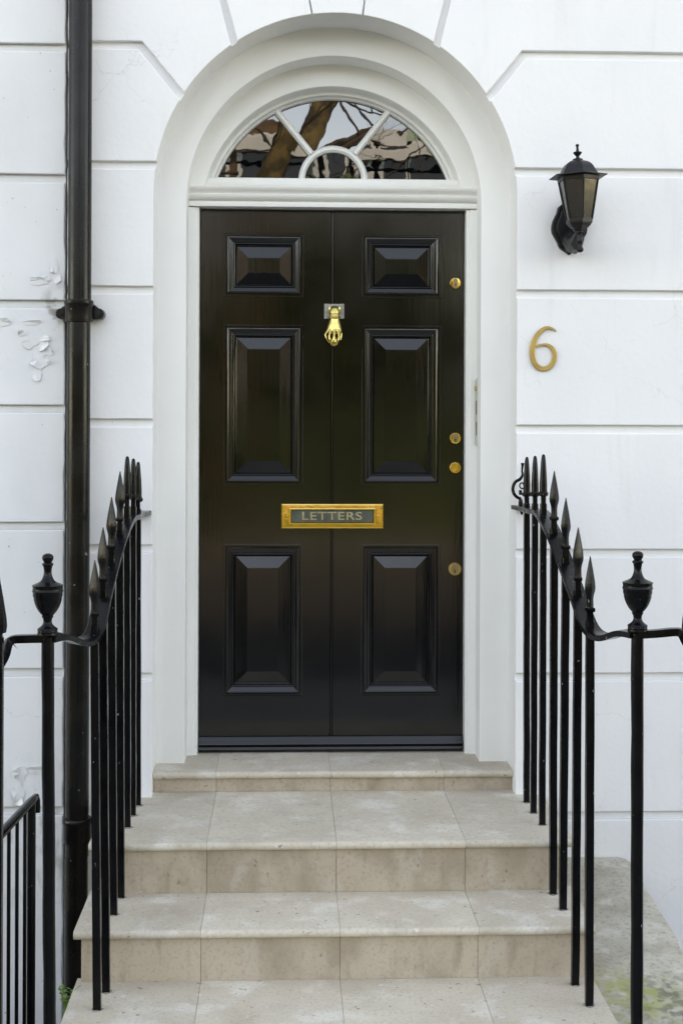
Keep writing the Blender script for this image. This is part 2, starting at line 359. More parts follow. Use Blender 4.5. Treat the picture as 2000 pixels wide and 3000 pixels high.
def archring(mb, ro, ri, zc, z0, y0, y1, bev=.002):
    ao = math.degrees(math.asin((z0 - zc) / ro)); ai = math.degrees(math.asin((z0 - zc) / ri))
    mb.prism(arc(ao, 180 - ao, 40, ro, zc) + arc(180 - ai, ai, 40, ri, zc), y0, y1, bev=bev)
fr = MB(); ZC = 2.036; ZB = 2.201
DW = .507                                                    # half width of the door opening
for s in (-1, 1):
    x0, x1 = sorted((s * DW, s * .548)); fr.box(x0, x1, Y2, .45, -.004, 2.075, bev=.003)
    x0, x1 = sorted((s * (DW + .0145), s * .548)); fr.box(x0, x1, Y2 - .007, Y2 + .02, -.003, 2.074, bev=.003)
frame = fr.build('door_frame', WOOD, house)
tr = MB()
prof = [(.45, 2.0765), (.300, 2.0765), (.299, 2.086), (.300, 2.094), (.308, 2.0955), (.308, 2.098), (.300, 2.100), (.289, 2.105), (.283, 2.112), (.281, 2.119),
        (.286, 2.1205), (.290, 2.1235), (.284, 2.129), (.274, 2.136), (.269, 2.143), (.268, 2.1495), (.272, 2.152), (.31, 2.153), (.31, 2.157), (.45, 2.157)]
tr.xprism(prof, -.545, .545); tr.build('transom', WOOD, frame)
fan = MB()
# fanlight surround: flat arch, hollow moulding, inner band, bottom rail
zb = 2.1575
def loft_arch(mb, steps):
    loops = []
    for r, y in steps:
        a = math.degrees(math.asin((zb - ZC) / r)); loops.append([mb.bm.verts.new((x, y, z_)) for x, z_ in arc(a, 180 - a, 44, r, ZC)])
    for p, q in zip(loops, loops[1:]):
        for k in range(len(p) - 1): mb.bm.faces.new((p[k], p[k + 1], q[k + 1], q[k]))
loft_arch(fan, [(.60, Y2), (.5035, Y2), (.5005, Y2 + .004), (.499, Y2 + .03), (.493, Y2 + .045), (.4925, Y2 + .055), (.4825, Y2 + .055), (.481, Y2 + .058), (.479, .392), (.4735, .396), (.4716, .402), (.4716, .44)])
fan.box(-.55, .55, Y2 + .02, .44, zb, 2.190, bev=.002)
fan.box(-.485, .485, .388, .44, 2.186, ZB, bev=.003)
fanl = fan.build('fanlight', WOOD, house, smooth=True, angle=35)
# glazing bars: small half round and two spokes, each with a raised middle
YB = .392
def ribbon(pts_l, pts_m1, pts_m2, pts_r):
    mb = MB(); lo = [[mb.bm.verts.new((x, y, z_)) for x, z_ in P] for P, y in ((pts_l, .44), (pts_l, YB + .010), (pts_m1, YB), (pts_m2, YB), (pts_r, YB + .010), (pts_r, .44))]
    for p, q in zip(lo, lo[1:]):
        for k in range(len(p) - 1): mb.bm.faces.new((p[k], p[k + 1], q[k + 1], q[k]))
    return mb
ZA = 2.196; XA = .002
ribbon(*[arc(0, 180, 24, r_, ZA, XA) for r_ in (.109, .1165, .1265, .134)]).build('glazing_bar', WOOD, fanl)
for a in (51.5, 129.5):
    ca, sa = math.cos(R(a)), math.sin(R(a))
    def pl(o): return [(XA + ca * .131 - sa * o, ZA + sa * .131 + ca * o), (XA + ca * .345 - sa * o, ZA + sa * .345 + ca * o)]
    ribbon(*[pl(o) for o in (-.0125, -.005, .005, .0125)]).build('glazing_bar', WOOD, fanl)
# panes, each its own sheet with a slight tilt of its own
def pane(poly, tilt, mt):
    cx_ = sum(p[0] for p in poly) / len(poly); cz_ = sum(p[1] for p in poly) / len(poly)
    mb = MB(); f = [(x, .418 + (x - cx_) * tilt[0] + (z_ - cz_) * tilt[1], z_) for x, z_ in poly]; n = len(f)
    mb.poly(f + [(x, y + .004, z_) for x, y, z_ in f], [tuple(range(n)), tuple(range(2 * n - 1, n - 1, -1))] + [(i, (i + 1) % n, n + (i + 1) % n, n + i) for i in range(n)])
    mb.build('pane', mt, fanl)
def radial(a, r_): return (XA + math.cos(R(a)) * r_, ZA + math.sin(R(a)) * r_)
aa = math.degrees(math.asin((ZB - .006 - ZC) / .476))
def angF(a): # angle on the big arch of a spoke
    x, z_ = radial(a, .345); return math.degrees(math.atan2(z_ - ZC, x))
pane(arc(180 - aa, angF(129.5), 16, .476, ZC) + [radial(129.5, .12)] + [radial(a, .12) for a in range(140, 181, 8)], (.006, -.012), PANE)
pane(arc(angF(129.5), angF(51.5), 20, .476, ZC) + [radial(a, .12) for a in range(52, 130, 11)], (0, 0), PANEC)
pane(arc(angF(51.5), aa, 16, .476, ZC) + [radial(a, .12) for a in range(0, 52, 8)], (-.006, -.010), PANE)
pane([radial(a, .118) for a in range(0, 181, 10)], (.004, -.02), PANE)
# keep for the lock on the right reveal
sp = MB(); xs = R1 - .003
sp.box(xs, xs + .006, .262, .286, 1.172, 1.432, bev=.001); sp.box(xs - .004, xs + .004, .286, .300, 1.178, 1.425, bev=.001)
strike = sp.build('strike_plate', NICKEL, house)
for z0, z1 in ((1.292, 1.345), (1.214, 1.264)): MB().box(xs - .0015, xs + .002, .267, .281, z0, z1).build('bolt_slot', SLOT, strike)
MB().box(xs - .008, xs + .002, .266, .282, 1.382, 1.400, bev=.003).build('latch', BRASSD, strike)

# --- neighbouring house
nb = thing('neighbouring_house', 'older white painted wall with flaking paint left of the drainpipe', 'house', (-2, 0, 0))
nw = MB(); XN0, XN1 = -60, -.963
GG = [3.05] + GN
for a, b in zip(GG, GG[1:]): nw.prism(wob([(XN0, b + GH), (XN1, b + GH), (XN1, a - GH), (XN0, a - GH)], amp=.0022), .002, .016, bev=.004, back=False)
nw.prism(wob([(XN0, -2.6), (XN1, -2.6), (XN1, GN[-1] - GH), (XN0, GN[-1] - GH)], amp=.002), .002, .022, bev=.004, back=False)
z = 3.05 + GH
while z < 7.5: nw.prism([(XN0, z), (XN1, z), (XN1, z + .42), (XN0, z + .42)], .002, .022, bev=.003, back=False); z += .45
nw.box(XN0, XN1, .022, 9, -2.6, 9.2)
nw.build('wall', NWALL, nb)
def flake(mb, px, py, w_, h_, seed, lift=.012, dirn=None):
    r_ = random.Random(seed); c = at(px, py, .002); n = 11; a0 = dirn if dirn is not None else r_.uniform(0, 6.28)
    rim = []
    for k in range(n):
        a = 2 * math.pi * k / n; q = r_.uniform(.6, 1.15)
        x, z_ = math.cos(a) * w_ * q, math.sin(a) * h_ * q
        t = max(0, (math.cos(a - a0))) ** 1.5
        rim.append((c.x + x, -.0006 - lift * t * r_.uniform(.7, 1.2), c.z + z_))
    ctr = (c.x, -.0012, c.z)
    f = [ctr] + rim; b = [(x, y + .0009, z_) for x, y, z_ in f]; N = len(f)
    mb.poly(f + b, [(0, 1 + k, 1 + (k + 1) % n) for k in range(n)] + [(N, N + 1 + (k + 1) % n, N + 1 + k) for k in range(n)] + [(1 + k, N + 1 + k, N + 1 + (k + 1) % n, 1 + (k + 1) % n) for k in range(n)])
pf = MB()
for i, (px, py, w_, h_, dr) in enumerate([(112, 822, .030, .012, 1.9), (140, 806, .022, .016, 3.6), (158, 780, .014, .022, 4.2), (168, 812, .016, .018, 5.3), (96, 945, .026, .009, 1.2), (66, 975, .016, .010, 2.5),
        (92, 1000, .022, .020, 3.4), (124, 990, .024, .010, 5.9), (128, 1010, .016, .022, 5.2), (142, 1030, .016, .014, .3), (112, 1055, .020, .028, 3.9), (138, 1062, .014, .010, .5), (108, 1095, .012, .030, 4.6),
        (14, 945, .020, .012, 1.3), (60, 2265, .020, .020, 3.0), (110, 2255, .030, .012, 1.6), (52, 2320, .018, .024, 4.0), (58, 2345, .016, .012, 5.5), ]):
    flake(pf, px, py, w_ * 1.35, h_ * 1.35, 40 + i, lift=.007 + .004 * (i % 3), dirn=dr)
pk = pf.build('peeling_paint', NWALL, nb); pk['kind'] = 'stuff'; pk['label'] = 'curled flakes of old white paint lifting off the wall'

# ------------------------------------------------------------------ stone steps
steps = thing('stone_steps', 'beige limestone entrance steps with rounded edges below the black door', 'steps', (0, -.5, -.56))
XJ = [-.795, -.4235, -.0118, .400, .747]
def nosing(y0, z, t=.026, r=.013):
    """(y, z) profile of a tread edge, front rounded, from its top back to its underside"""
    return [(y0 + r + r * math.cos(a), z - t / 2 + (t / 2) * math.sin(a)) for a in [R(90 + 180 * k / 10) for k in range(11)]]
def tread(name, z, yf, yb, xs, parent=steps):
    mb = MB()
    for i, (a, b) in enumerate(zip(xs, xs[1:])):
        dz = rnd.uniform(-.0008, .0008); pr = nosing(yf, z + dz)
        mb.xprism([(yb, z + dz)] + pr + [(yb, z - .026)], a + (.0005 if i else 0), b - (.0005 if i < len(xs) - 2 else 0))
    return mb.build(name, STONE, parent, smooth=True, angle=30)
def riser(z0, z1, y, xs):
    mb = MB()
    for i, (a, b) in enumerate(zip(xs, xs[1:])):
        mb.box(a + (.0005 if i else 0), b - (.0005 if i < len(xs) - 2 else 0), y + rnd.uniform(-.0006, .0006), y + .04, z0, z1, bev=.0012, seg=1)
    return mb.build('riser', RISER, steps)
xin = [-.6485] + XJ[1:4] + [.6485]
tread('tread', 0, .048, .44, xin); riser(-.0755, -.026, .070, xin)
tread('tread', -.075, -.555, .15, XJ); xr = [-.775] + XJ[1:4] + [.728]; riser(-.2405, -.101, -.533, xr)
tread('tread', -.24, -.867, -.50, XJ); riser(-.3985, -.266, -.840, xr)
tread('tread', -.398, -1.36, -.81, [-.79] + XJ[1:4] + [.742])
bd = MB(); bd.box(-.772, .725, -.528, .35, -2.3, -.102); bd.box(-.772, .725, -.836, -.529, -2.3, -.267); bd.box(-.768, .722, -1.35, -.837, -2.3, -.425)
bd.box(-.64, .64, .08, .44, -.10, -.027)
bd.build('stair_core', GROUT, steps)

# sloping slab over the coal hole, right of the steps
slab = thing('stone_slab', 'weathered sloping stone slab with green moss right of the steps', 'paving slab', (.9, -.7, -.4))
sb = MB(); sl = lambda y: -.298 + .13 * y
top = [(.7475, -.004), (1.02, -.004), (1.045, -.018), (1.057, -.05), (1.062, -.62), (1.064, -.62), (1.066, -1.36), (.7475, -1.36)]
b = bmesh.new(); tv = [b.verts.new((x, y, sl(y))) for x, y in top]; bv = [b.verts.new((x, y, sl(y) - .09)) for x, y in top]; n = len(top)
tf = b.faces.new(tv); b.faces.new(bv[::-1])
for i in range(n): b.faces.new((tv[i], bv[i], bv[(i + 1) % n], tv[(i + 1) % n]))
bmesh.ops.bevel(b, geom=list(tf.edges), offset=.006, segments=2, affect='EDGES', profile=.5); sb.merge(b)
p1 = Vector((.83, -.93, sl(-.93))) - Vector((.9, -.7, -.4)); p2 = Vector((.99, -.98, sl(-.98))) - Vector((.9, -.7, -.4))
overlay(SLAB, (.30, .31, .055), noisefac(20, (1, 1, 1), .40, .60, .75, seed=3, detail=10, region=(tuple(p1), .20)))
overlay(SLAB, (.085, .09, .07), noisefac(34, (1, 1, 1), .48, .62, .75, seed=6, detail=10, region=(tuple(p2), .24)))
overlay(SLAB, (.26, .28, .12), noisefac(14, (1, 1, 1), .48, .62, .65, seed=12, detail=10, region=((-.03, -.55, -.04), .5)))
sb.build('slab', SLAB, slab, smooth=True, angle=30)
MB().box(.76, 1.03, -1.3, -.02, -2.4, -.55).build('supporting_wall', NWALL, slab)

# ------------------------------------------------------------------ the door
door = thing('front_door', 'glossy black six panel front door with brass letter plate, knocker and locks', 'door', (0, YD, 0))
lf = MB()
PX = [(-.4145, -.1115), (.1125, .4165)]
PZ = [(1.741, 1.982), (1.021, 1.633), (.214, .795)]
HX = [(a + .012, b - .012) for a, b in PX]; HZ = [(a + .012, b - .012) for a, b in PZ]
ZT0, ZD0 = 2.073, .050
for x0, x1 in ((-.5035, HX[0][0]), (HX[0][1], -.0085), (.0085, HX[1][0]), (HX[1][1], .5035)): lf.box(x0, x1, YD, YD + .045, ZD0, ZT0)
for x0, x1 in HX:
    zz = [ZT0] + [q for a, b in HZ for q in (b, a)] + [ZD0]
    for k in range(0, len(zz), 2): lf.box(x0, x1, YD, YD + .045, zz[k + 1], zz[k])
lf.box(-.0085, .0085, YD + .008, YD + .045, ZD0, ZT0)
lf.build('leaf', DOOR, door)
bead = MB()
for z0, z1 in ((.955, ZT0 - .001), (ZD0 + .001, .850)):
    pr = [(.0050 * math.cos(R(a)), YD + .008 - .0095 * math.sin(R(a))) for a in range(0, 181, 20)]
    n = len(pr); bead.poly([(x, y, z0) for x, y in pr] + [(x, y, z1) for x, y in pr], [(i, i + 1, n + i + 1, n + i) for i in range(n - 1)])
bead.build('centre_bead', DOOR, door, smooth=True)
MOULD = [(-.001, -.003), (0, .003), (.002, .0045), (.0085, .0045), (.0095, .0035), (.0098, .0005), (.0112, .0005), (.0115, .009), (.013, .0108), (.0155, .0112), (.0172, .0102), (.0185, .0086),
         (.020, .0079), (.025, .0058), (.030, .0035), (.034, .0012), (.0362, -.0002), (.037, .0030), (.0385, .0036), (.0402, .0026), (.0412, -.004), (.0425, -.0055), (.0445, -.0045), (.0460, -.006), (.0475, -.0115), (.0490, -.0125), (.0497, -.0125)]
for ci, (x0, x1) in enumerate(PX):
    for z0, z1 in PZ:
        pnl = MB(); tl = rnd.uniform(-.0006, .0006)
        pnl.rect_loft(x0, x1, z0, z1, [(.0490, -.020), (.0493, -.0115 + tl), (.0905, -.0015), (.0910, -.0025), (.0925, -.0022)], YD)
        po = pnl.build('panel', DOOR, door)
        mo = MB(); mo.rect_loft(x0, x1, z0, z1, MOULD, YD, cap=False)
        mo.build('panel_moulding', DOOR, po, smooth=True, angle=28)
wb = MB()
wb.xprism([(YD + .02, .001), (YD - .012, .001), (YD - .012, .012), (YD - .030, .013), (YD - .033, .016), (YD - .032, .020), (YD - .026, .024), (YD - .022, .027), (YD - .024, .030), (YD - .027, .033), (YD - .026, .037),
           (YD - .018, .042), (YD - .013, .050), (YD - .011, .056), (YD - .006, .060), (YD + .02, .062)], -.5045, .5045)
wb.build('weather_bar', DOOR, door, smooth=True, angle=50)
# letter plate
lp = MB(); LX0, LX1, LZ0, LZ1 = -.1945, .1990, .8530, .9500
lp.rect_loft(LX0, LX1, LZ0, LZ1, [(0, -.002), (0, .004), (.003, .0085), (.006, .0095, .006), (.028, .0085, .0175), (.033, .0105, .0205), (.0375, .0105, .0228), (.039, .004, .0240), (.039, -.001, .0240)], YD, cap=False)
plate = lp.build('letter_plate', BRASS, door, smooth=True, angle=20)
MB().box(LX0 + .040, LX1 - .040, YD - .0030, YD + .002, LZ0 + .0248, LZ1 - .0248, bev=.001).build('letter_flap', VERD, plate)
cu = bpy.data.curves.new('lettering', 'FONT'); cu.body = 'LETTERS'; cu.size = .045; cu.extrude = .0014; cu.bevel_depth = .0006; cu.space_character = 1.08
to = bpy.data.objects.new('lettering_curve', cu); C.objects.link(to)
bpy.context.view_layer.update()
me = bpy.data.meshes.new_from_object(to.evaluated_get(bpy.context.evaluated_depsgraph_get()))
bpy.data.objects.remove(to)
xs_ = [v.co.x for v in me.vertices]; ys_ = [v.co.y for v in me.vertices]
sx = .229 / (max(xs_) - min(xs_)); sy = .0315 / (max(ys_) - min(ys_)); mx_, my_ = (max(xs_) + min(xs_)) / 2, (max(ys_) + min(ys_)) / 2
for v in me.vertices: v.co = Vector(((v.co.x - mx_) * sx + .0010, -.0035 - v.co.z, (v.co.y - my_) * sy + (LZ0 + LZ1) / 2 + .001))
me.materials.append(LETM)
lo = bpy.data.objects.new('lettering', me); C.objects.link(lo); lo.parent = plate
for x, z_ in ((LX0 + .0205, .9015), (LX1 - .012, .936)):
    MB().lathe([(.0001, .0035), (.003, .003), (.0048, .001), (.005, -.001)], (0, 0, 0), 14)
    sc = MB(); b_ = MB().lathe([(.005, -.001), (.0048, .001), (.003, .003), (.0002, .0036)], (0, 0, 0), 14)
    for v in b_.bm.verts: v.co = Vector((x + v.co.x, YD - .0090 - v.co.z, z_ + v.co.y))
    b_.build('screw', BRASSD, plate, smooth=True)
# locks
def disc(prof, x, z_, y, name, mt, parent, seg=28):
    b_ = MB().lathe(prof, (0, 0, 0), seg)
    for v in b_.bm.verts: v.co = Vector((x + v.co.x, y - v.co.z, z_ + v.co.y))
    return b_.build(name, mt, parent, smooth=True, angle=35)
for (px, py, kind, rr, mt) in ((1332.5, 830, 1, .0215, BRASS), (1332.5, 1284, 1, .0215, BRASS), (1332, 1370, 0, .0215, BRASS), (1331, 1667, 1, .0245, BRASSD)):
    c = at(px, py, YD)
    lk = disc([(rr * 1.04, -.002), (rr * 1.04, .002), (rr, .005), (rr * .96, .0085), (rr * .88, .0100), (rr * .5, .0104), (.0003, .0104)], c.x, c.z, YD, 'lock', mt, door)
    if kind:
        k_ = MB(); pts = []
        h = rr * .50; wd = rr * .42
        for a in range(0, 181, 15): pts.append((c.x + wd * math.cos(R(a)), c.z + .003 + h * .6 + wd * math.sin(R(a))))
        for a in range(180, 361, 15): pts.append((c.x + wd * math.cos(R(a)), c.z - h * .75 + wd * math.sin(R(a))))
        k_.prism(pts, YD - .0112, YD - .0095, bev=.0004)
        cy = k_.build('lock_cylinder', KEYH, lk)
        kx = MB(); zc_ = c.z - h * .75
        kx.prism([(c.x + .0032 * math.cos(R(a)), zc_ + .003 + .0032 * math.sin(R(a))) for a in range(-50, 231, 20)] + [(c.x - .0013, zc_ - .006), (c.x + .0013, zc_ - .006)], YD - .0117, YD - .0105)
        kx.build('keyhole', DARK, lk)
# knocker: a hand holding a ball
kc = at(979, 955, YD)
U = .0001; KX = kc.x
KZ = lambda v: at(979, 870 + v / 13.07, YD).z
KXX = lambda u: KX + (u - 765) * U
kn = MB(); kn.box(KXX(375), KXX(1140), YD - .005, YD + .001, KZ(840), KZ(265), bev=.0012)
knock = kn.build('knocker', STEEL, door)
hp = MB(); hp.box(KXX(545), KXX(610), YD - .03, YD - .004, KZ(640), KZ(390), bev=.003); hp.box(KXX(925), KXX(990), YD - .03, YD - .004, KZ(640), KZ(390), bev=.003)
hp.tube([(KXX(548), YD - .020, KZ(470)), (KXX(988), YD - .020, KZ(470))], .006, 12)
hp.build('hinge', BRASSK, knock, smooth=True)
hd = MB()
def ell(v, hw, dp, yc, xc=765): return (v, hw, dp, yc, xc)
secs = [ell(365, 90, 60, .020), ell(400, 150, 95, .022), ell(470, 185, 130, .025), ell(560, 200, 150, .028), ell(650, 205, 155, .030), ell(665, 180, 140, .031), ell(690, 178, 138, .031), ell(705, 200, 152, .032), ell(735, 205, 155, .032),
        ell(755, 180, 140, .033), ell(775, 195, 150, .033), ell(800, 225, 165, .034), ell(828, 215, 160, .034), ell(845, 178, 140, .034), ell(900, 186, 140, .034), ell(1000, 215, 140, .035, 765), ell(1120, 248, 142, .037, 757),
        ell(1240, 275, 140, .039, 752), ell(1340, 290, 130, .040, 745), ell(1410, 268, 110, .039, 748), ell(1450, 200, 80, .037, 752)]
rings = []
for v, hw, dp, yc, xc in secs:
    rings.append([hd.bm.verts.new((KXX(xc) + hw * U * math.cos(2 * math.pi * k / 28), YD - yc - dp * U * math.sin(2 * math.pi * k / 28), KZ(v))) for k in range(28)])
for a, b in zip(rings, rings[1:]):
    for k in range(28): hd.bm.faces.new((a[k], a[(k + 1) % 28], b[(k + 1) % 28], b[k]))
hd.bm.faces.new(rings[0]); hd.bm.faces.new(rings[-1])
for pts, rr in (([(520, 1250, .040), (470, 1370, .044), (405, 1480, .046), (440, 1600, .048), (510, 1720, .047), (575, 1800, .045)], .0034),
                ([(610, 1280, .048), (580, 1400, .053), (555, 1540, .057), (565, 1660, .060), (605, 1790, .056)], .0040),
                ([(740, 1290, .050), (745, 1420, .056), (735, 1580, .061), (720, 1700, .063), (700, 1820, .058)], .0042),
                ([(890, 1290, .048), (910, 1420, .053), (925, 1560, .057), (905, 1690, .060), (860, 1800, .056)], .0041),
                ([(990, 1240, .034), (1015, 1380, .034), (1020, 1500, .035), (1000, 1610, .037), (985, 1680, .040)], .0038)):
    hd.tube([(KXX(u), YD - y, KZ(v)) for u, v, y in pts], [rr * 1.15, rr * 1.1, rr * 1.12, rr, rr * .92, rr * .7][:len(pts)], 12)
ho = hd.build('hand', BRASSK, knock, smooth=True)
rm = ho.modifiers.new('remesh', 'REMESH'); rm.mode = 'VOXEL'; rm.voxel_size = .0011; rm.use_smooth_shade = True
sm = ho.modifiers.new('smooth', 'SMOOTH'); sm.iterations = 3; sm.factor = .5
bl = MB(); bmesh.ops.create_uvsphere(bl.bm, u_segments=24, v_segments=16, radius=.0205)
for v in bl.bm.verts: v.co += Vector((KXX(745), YD - .038, KZ(1745)))
bl.build('ball', BRASSK, knock, smooth=True)

# ------------------------------------------------------------------ house number
num = thing('house_number', 'brass house number 6 fixed to the white wall below the lantern', 'house number', tuple(at(1590, 1022, 0)))
zp = lambda u, v: at(1350 + u * .4145, 350 + v * .4145, 0)
outer = [(668, 1497, 9), (650, 1484, 13), (625, 1474, 17), (600, 1473, 22), (575, 1484, 27), (548, 1508, 31), (522, 1545, 34), (506, 1590, 36), (499, 1640, 37), (503, 1685, 37), (517, 1725, 36), (545, 1753, 35), (580, 1763, 34),
         (615, 1753, 34), (642, 1725, 34), (656, 1685, 34), (655, 1650, 32), (640, 1618, 28), (615, 1598, 22), (588, 1591, 17), (560, 1594, 15), (535, 1602, 14), (516, 1609, 13)]
sm_pts = []
P = [Vector(p) for p in outer]
for i in range(len(P) - 1):
    p0, p1_, p2_, p3 = P[max(i - 1, 0)], P[i], P[i + 1], P[min(i + 2, len(P) - 1)]
    for k in range(4):
        t = k / 4; sm_pts.append(.5 * ((2 * p1_) + (p2_ - p0) * t + (2 * p0 - 5 * p1_ + 4 * p2_ - p3) * t * t + (3 * p1_ - p0 - 3 * p2_ + p3) * t ** 3))
sm_pts.append(P[-1])
nm = MB(); L_, R_ = [], []
for i, p in enumerate(sm_pts):
    q = sm_pts[min(i + 1, len(sm_pts) - 1)] - sm_pts[max(i - 1, 0)]; t = Vector((q.x, q.y)).normalized(); nn = Vector((-t.y, t.x)) * p.z / 2
    L_.append(zp(p.x + nn.x, p.y + nn.y)); R_.append(zp(p.x - nn.x, p.y - nn.y))
n = len(L_); bvw = .25
vsx = []
for i in range(n):
    l, r_ = L_[i], R_[i]; m1 = l.lerp(r_, .12); m2 = l.lerp(r_, .88)
    dy = -.0002 * (i > n - 12)
    vsx += [(l.x, -.003, l.z), (l.x, -.0085 + dy, l.z), (m1.x, -.0098 + dy, m1.z), (m2.x, -.0098 + dy, m2.z), (r_.x, -.0085 + dy, r_.z), (r_.x, -.003, r_.z)]
fc = []
for i in range(n - 1):
    for k in range(6): fc.append((i * 6 + k, i * 6 + (k + 1) % 6, (i + 1) * 6 + (k + 1) % 6, (i + 1) * 6 + k))
fc += [tuple(range(6)), tuple(range((n - 1) * 6, n * 6))]
nm.poly(vsx, fc)
for u, v in ((560, 1494), (580, 1763)):
    c = zp(u, v); nm.tube([(c.x, -.004, c.z), (c.x, .004, c.z)], .003, 8)
nm.build('numeral', BRASSD, num)

# ------------------------------------------------------------------ wall lantern
LY = -.17
lb = at(1698, 739.5, LY); LU = .1701 * (LY + 5) / FPX
lamp = thing('wall_lantern', 'black six sided wall lantern with smoked glass above the brass number', 'lantern', (lb.x, 0, lb.z))
tiltm = Matrix.Rotation(R(-1.7), 4, 'Y')
def lh(v): return (2110 - v) * LU
def hexa(name, prof, mt, parent, seg=6, rot=R(3), smooth=False, cap=True):
    b_ = MB().lathe([(r_ * LU, lh(v)) for r_, v in prof], (0, 0, 0), seg, rot, cap=cap)
    for v in b_.bm.verts: v.co = tiltm @ v.co + Vector((lb.x, LY, lb.z))
    return b_.build(name, mt, parent, smooth=smooth)
body = hexa('base_cup', [(60, 1752), (95, 1745), (128, 1715), (132, 1700), (165, 1685), (170, 1668), (198, 1650), (205, 1632), (228, 1612), (232, 1590), (236, 1530), (205, 1528), (205, 1560), (1, 1562)], LAMPM, lamp)
hexa('bottom_finial', [(2, 2112), (34, 2106), (58, 2085), (64, 2062), (58, 2040), (44, 2020), (37, 1985), (42, 1955), (58, 1930), (62, 1905), (56, 1880), (54, 1800), (60, 1775), (72, 1765), (72, 1748)], LAMPM, lamp, seg=12, smooth=True)
# cage: six bars and a top band, with a pane between each pair
cage = MB()
for k in range(6):
    a = R(3) + k * math.pi / 3
    def pv(r_, v, da=0): return tiltm @ Vector((r_ * LU * math.sin(a + da), -r_ * LU * math.cos(a + da), lh(v))) + Vector((lb.x, LY, lb.z))
    cage.tube([pv(228, 1545), pv(352, 850)], 17 * LU, 6, up=Vector((math.sin(a), -math.cos(a), 0)))
cg = cage.build('cage', LAMPM, lamp)
hexa('top_band', [(352, 878), (366, 872), (376, 805), (330, 800), (330, 874)], LAMPM, lamp, cap=False)
for k in range(6):
    a, a2 = R(3) + k * math.pi / 3, R(3) + (k + 1) * math.pi / 3
    q = [tiltm @ Vector((r_ * LU * math.sin(aa_), -r_ * LU * math.cos(aa_), lh(v))) + Vector((lb.x, LY, lb.z)) for r_, v, aa_ in ((222, 1545, a), (222, 1545, a2), (346, 855, a2), (346, 855, a))]
    mb = MB(); ctr = Vector((lb.x, LY, lb.z + lh(1200))); inn = [p + (ctr - p).normalized() * .002 for p in q]
    mb.poly(q + inn, [(0, 1, 2, 3), (7, 6, 5, 4), (0, 4, 5, 1), (1, 5, 6, 2), (2, 6, 7, 3), (3, 7, 4, 0)])
    mb.build('pane', SMOKE, lamp)
hexa('bulb', [(40, 1530), (42, 1440), (60, 1400), (100, 1300), (112, 1220), (95, 1130), (50, 1075), (4, 1060)], BULB, lamp, seg=16, smooth=True)
roof = hexa('hood', [(330, 812), (505, 806), (520, 800), (520, 792), (505, 786), (385, 774), (360, 762), (318, 705), (300, 672), (285, 640), (262, 606), (228, 572), (180, 543), (125, 524), (92, 518)], LAMPM, lamp)
hexa('top_finial', [(92, 520), (88, 496), (70, 484), (40, 476), (30, 465), (30, 440), (40, 430), (66, 400), (77, 378), (72, 368), (30, 362), (24, 330), (20, 285), (26, 272), (32, 256), (30, 240), (18, 230), (2, 227)], LAMPM, roof, seg=16, smooth=True)
bpu = .1701 * 5 / FPX; bc = at(1664.6, 672.6, 0)
hwz = [(1235, 40), (1290, 130), (1350, 200), (1400, 212), (1450, 225), (1510, 255), (1580, 288), (1650, 306), (1720, 312), (1790, 300), (1850, 268), (1910, 235), (1960, 208), (2010, 190), (2050, 168), (2085, 120), (2115, 75), (2165, 8)]
pts = [(bc.x + w_ * bpu, bc.z - (v - 1720) * bpu) for v, w_ in hwz] + [(bc.x - w_ * bpu, bc.z - (v - 1720) * bpu) for v, w_ in reversed(hwz)]
bp = MB(); bp.prism(pts, -.020, .002, bev=.004)
pin = [(bc.x + (x - bc.x) * .76, bc.z + (z_ - bc.z) * .80) for x, z_ in pts]; bp.prism(pin, -.030, -.018, bev=.004)
bp.build('back_plate', LAMPM, lamp)
ar = MB()
zz = lambda v: lb.z + lh(v)
ar.tube([(bc.x, -.025, zz(1830)), (bc.x + .004, -.07, zz(1905)), (lb.x - .002, -.115, zz(1905)), (lb.x, -.150, zz(1830)), (lb.x, LY, zz(1760))], [.036, .030, .024, .020, .016], 8, flat=(.9, 1.2), up=Vector((0, 1, 0)))
ar.build('arm', LAMPM, lamp)

# ------------------------------------------------------------------ drainpipe
dp = thing('drainpipe', 'black cast iron drainpipe running down the joint between two houses', 'drainpipe', (-.90, -.07, -2.4))
pp = MB(); PXc, PYc, PR = -.901, -.072, .0405
pp.tube([(PXc, PYc, -.26 - .0), (PXc, PYc, 1.65)], PR, 32); pp.tube([(PXc + .002, PYc, 1.66), (PXc + .002, PYc, 7)], PR + .0004, 32)
pp.tube([(PXc - .002, PYc, -2.4), (PXc - .002, PYc, -.26)], PR * .99, 32)
pp.build('pipe', PIPE, dp, smooth=True)
def collar(zt, zb_, lugs):
    mb = MB(); h = zt - zb_
    mb.lathe([(PR, 0), (PR * 1.16, .002), (PR * 1.18, h * .12), (PR * 1.2, h * .2), (PR * 1.2, h * .72), (PR * 1.24, h * .76), (PR * 1.27, h * .83), (PR * 1.27, h * .93), (PR * 1.2, h * .985), (PR * 1.02, h)], (PXc, PYc, zb_), 32)
    o = mb.build('socket', PIPE, dp, smooth=True, angle=30)
    if lugs:
        for s in (-1, 1):
            lg = MB(); cx_ = PXc + s * .066; cz_ = zb_ + h * .42
            poly = [(PXc + s * .030, cz_ - .022), (cx_, cz_ - .019)] + [(cx_ + s * .019 * math.cos(R(a)), cz_ + .019 * math.sin(R(a))) for a in range(-70, 71, 20)] + [(cx_, cz_ + .019), (PXc + s * .045, cz_ + .036), (PXc + s * .030, cz_ + .038)]
            lg.prism(poly, -.052, .004, bev=.004); lg.tube([(cx_, -.06, cz_), (cx_, -.05, cz_)], .0085, 10)
            lg.build('fixing_lug', PIPE, o)
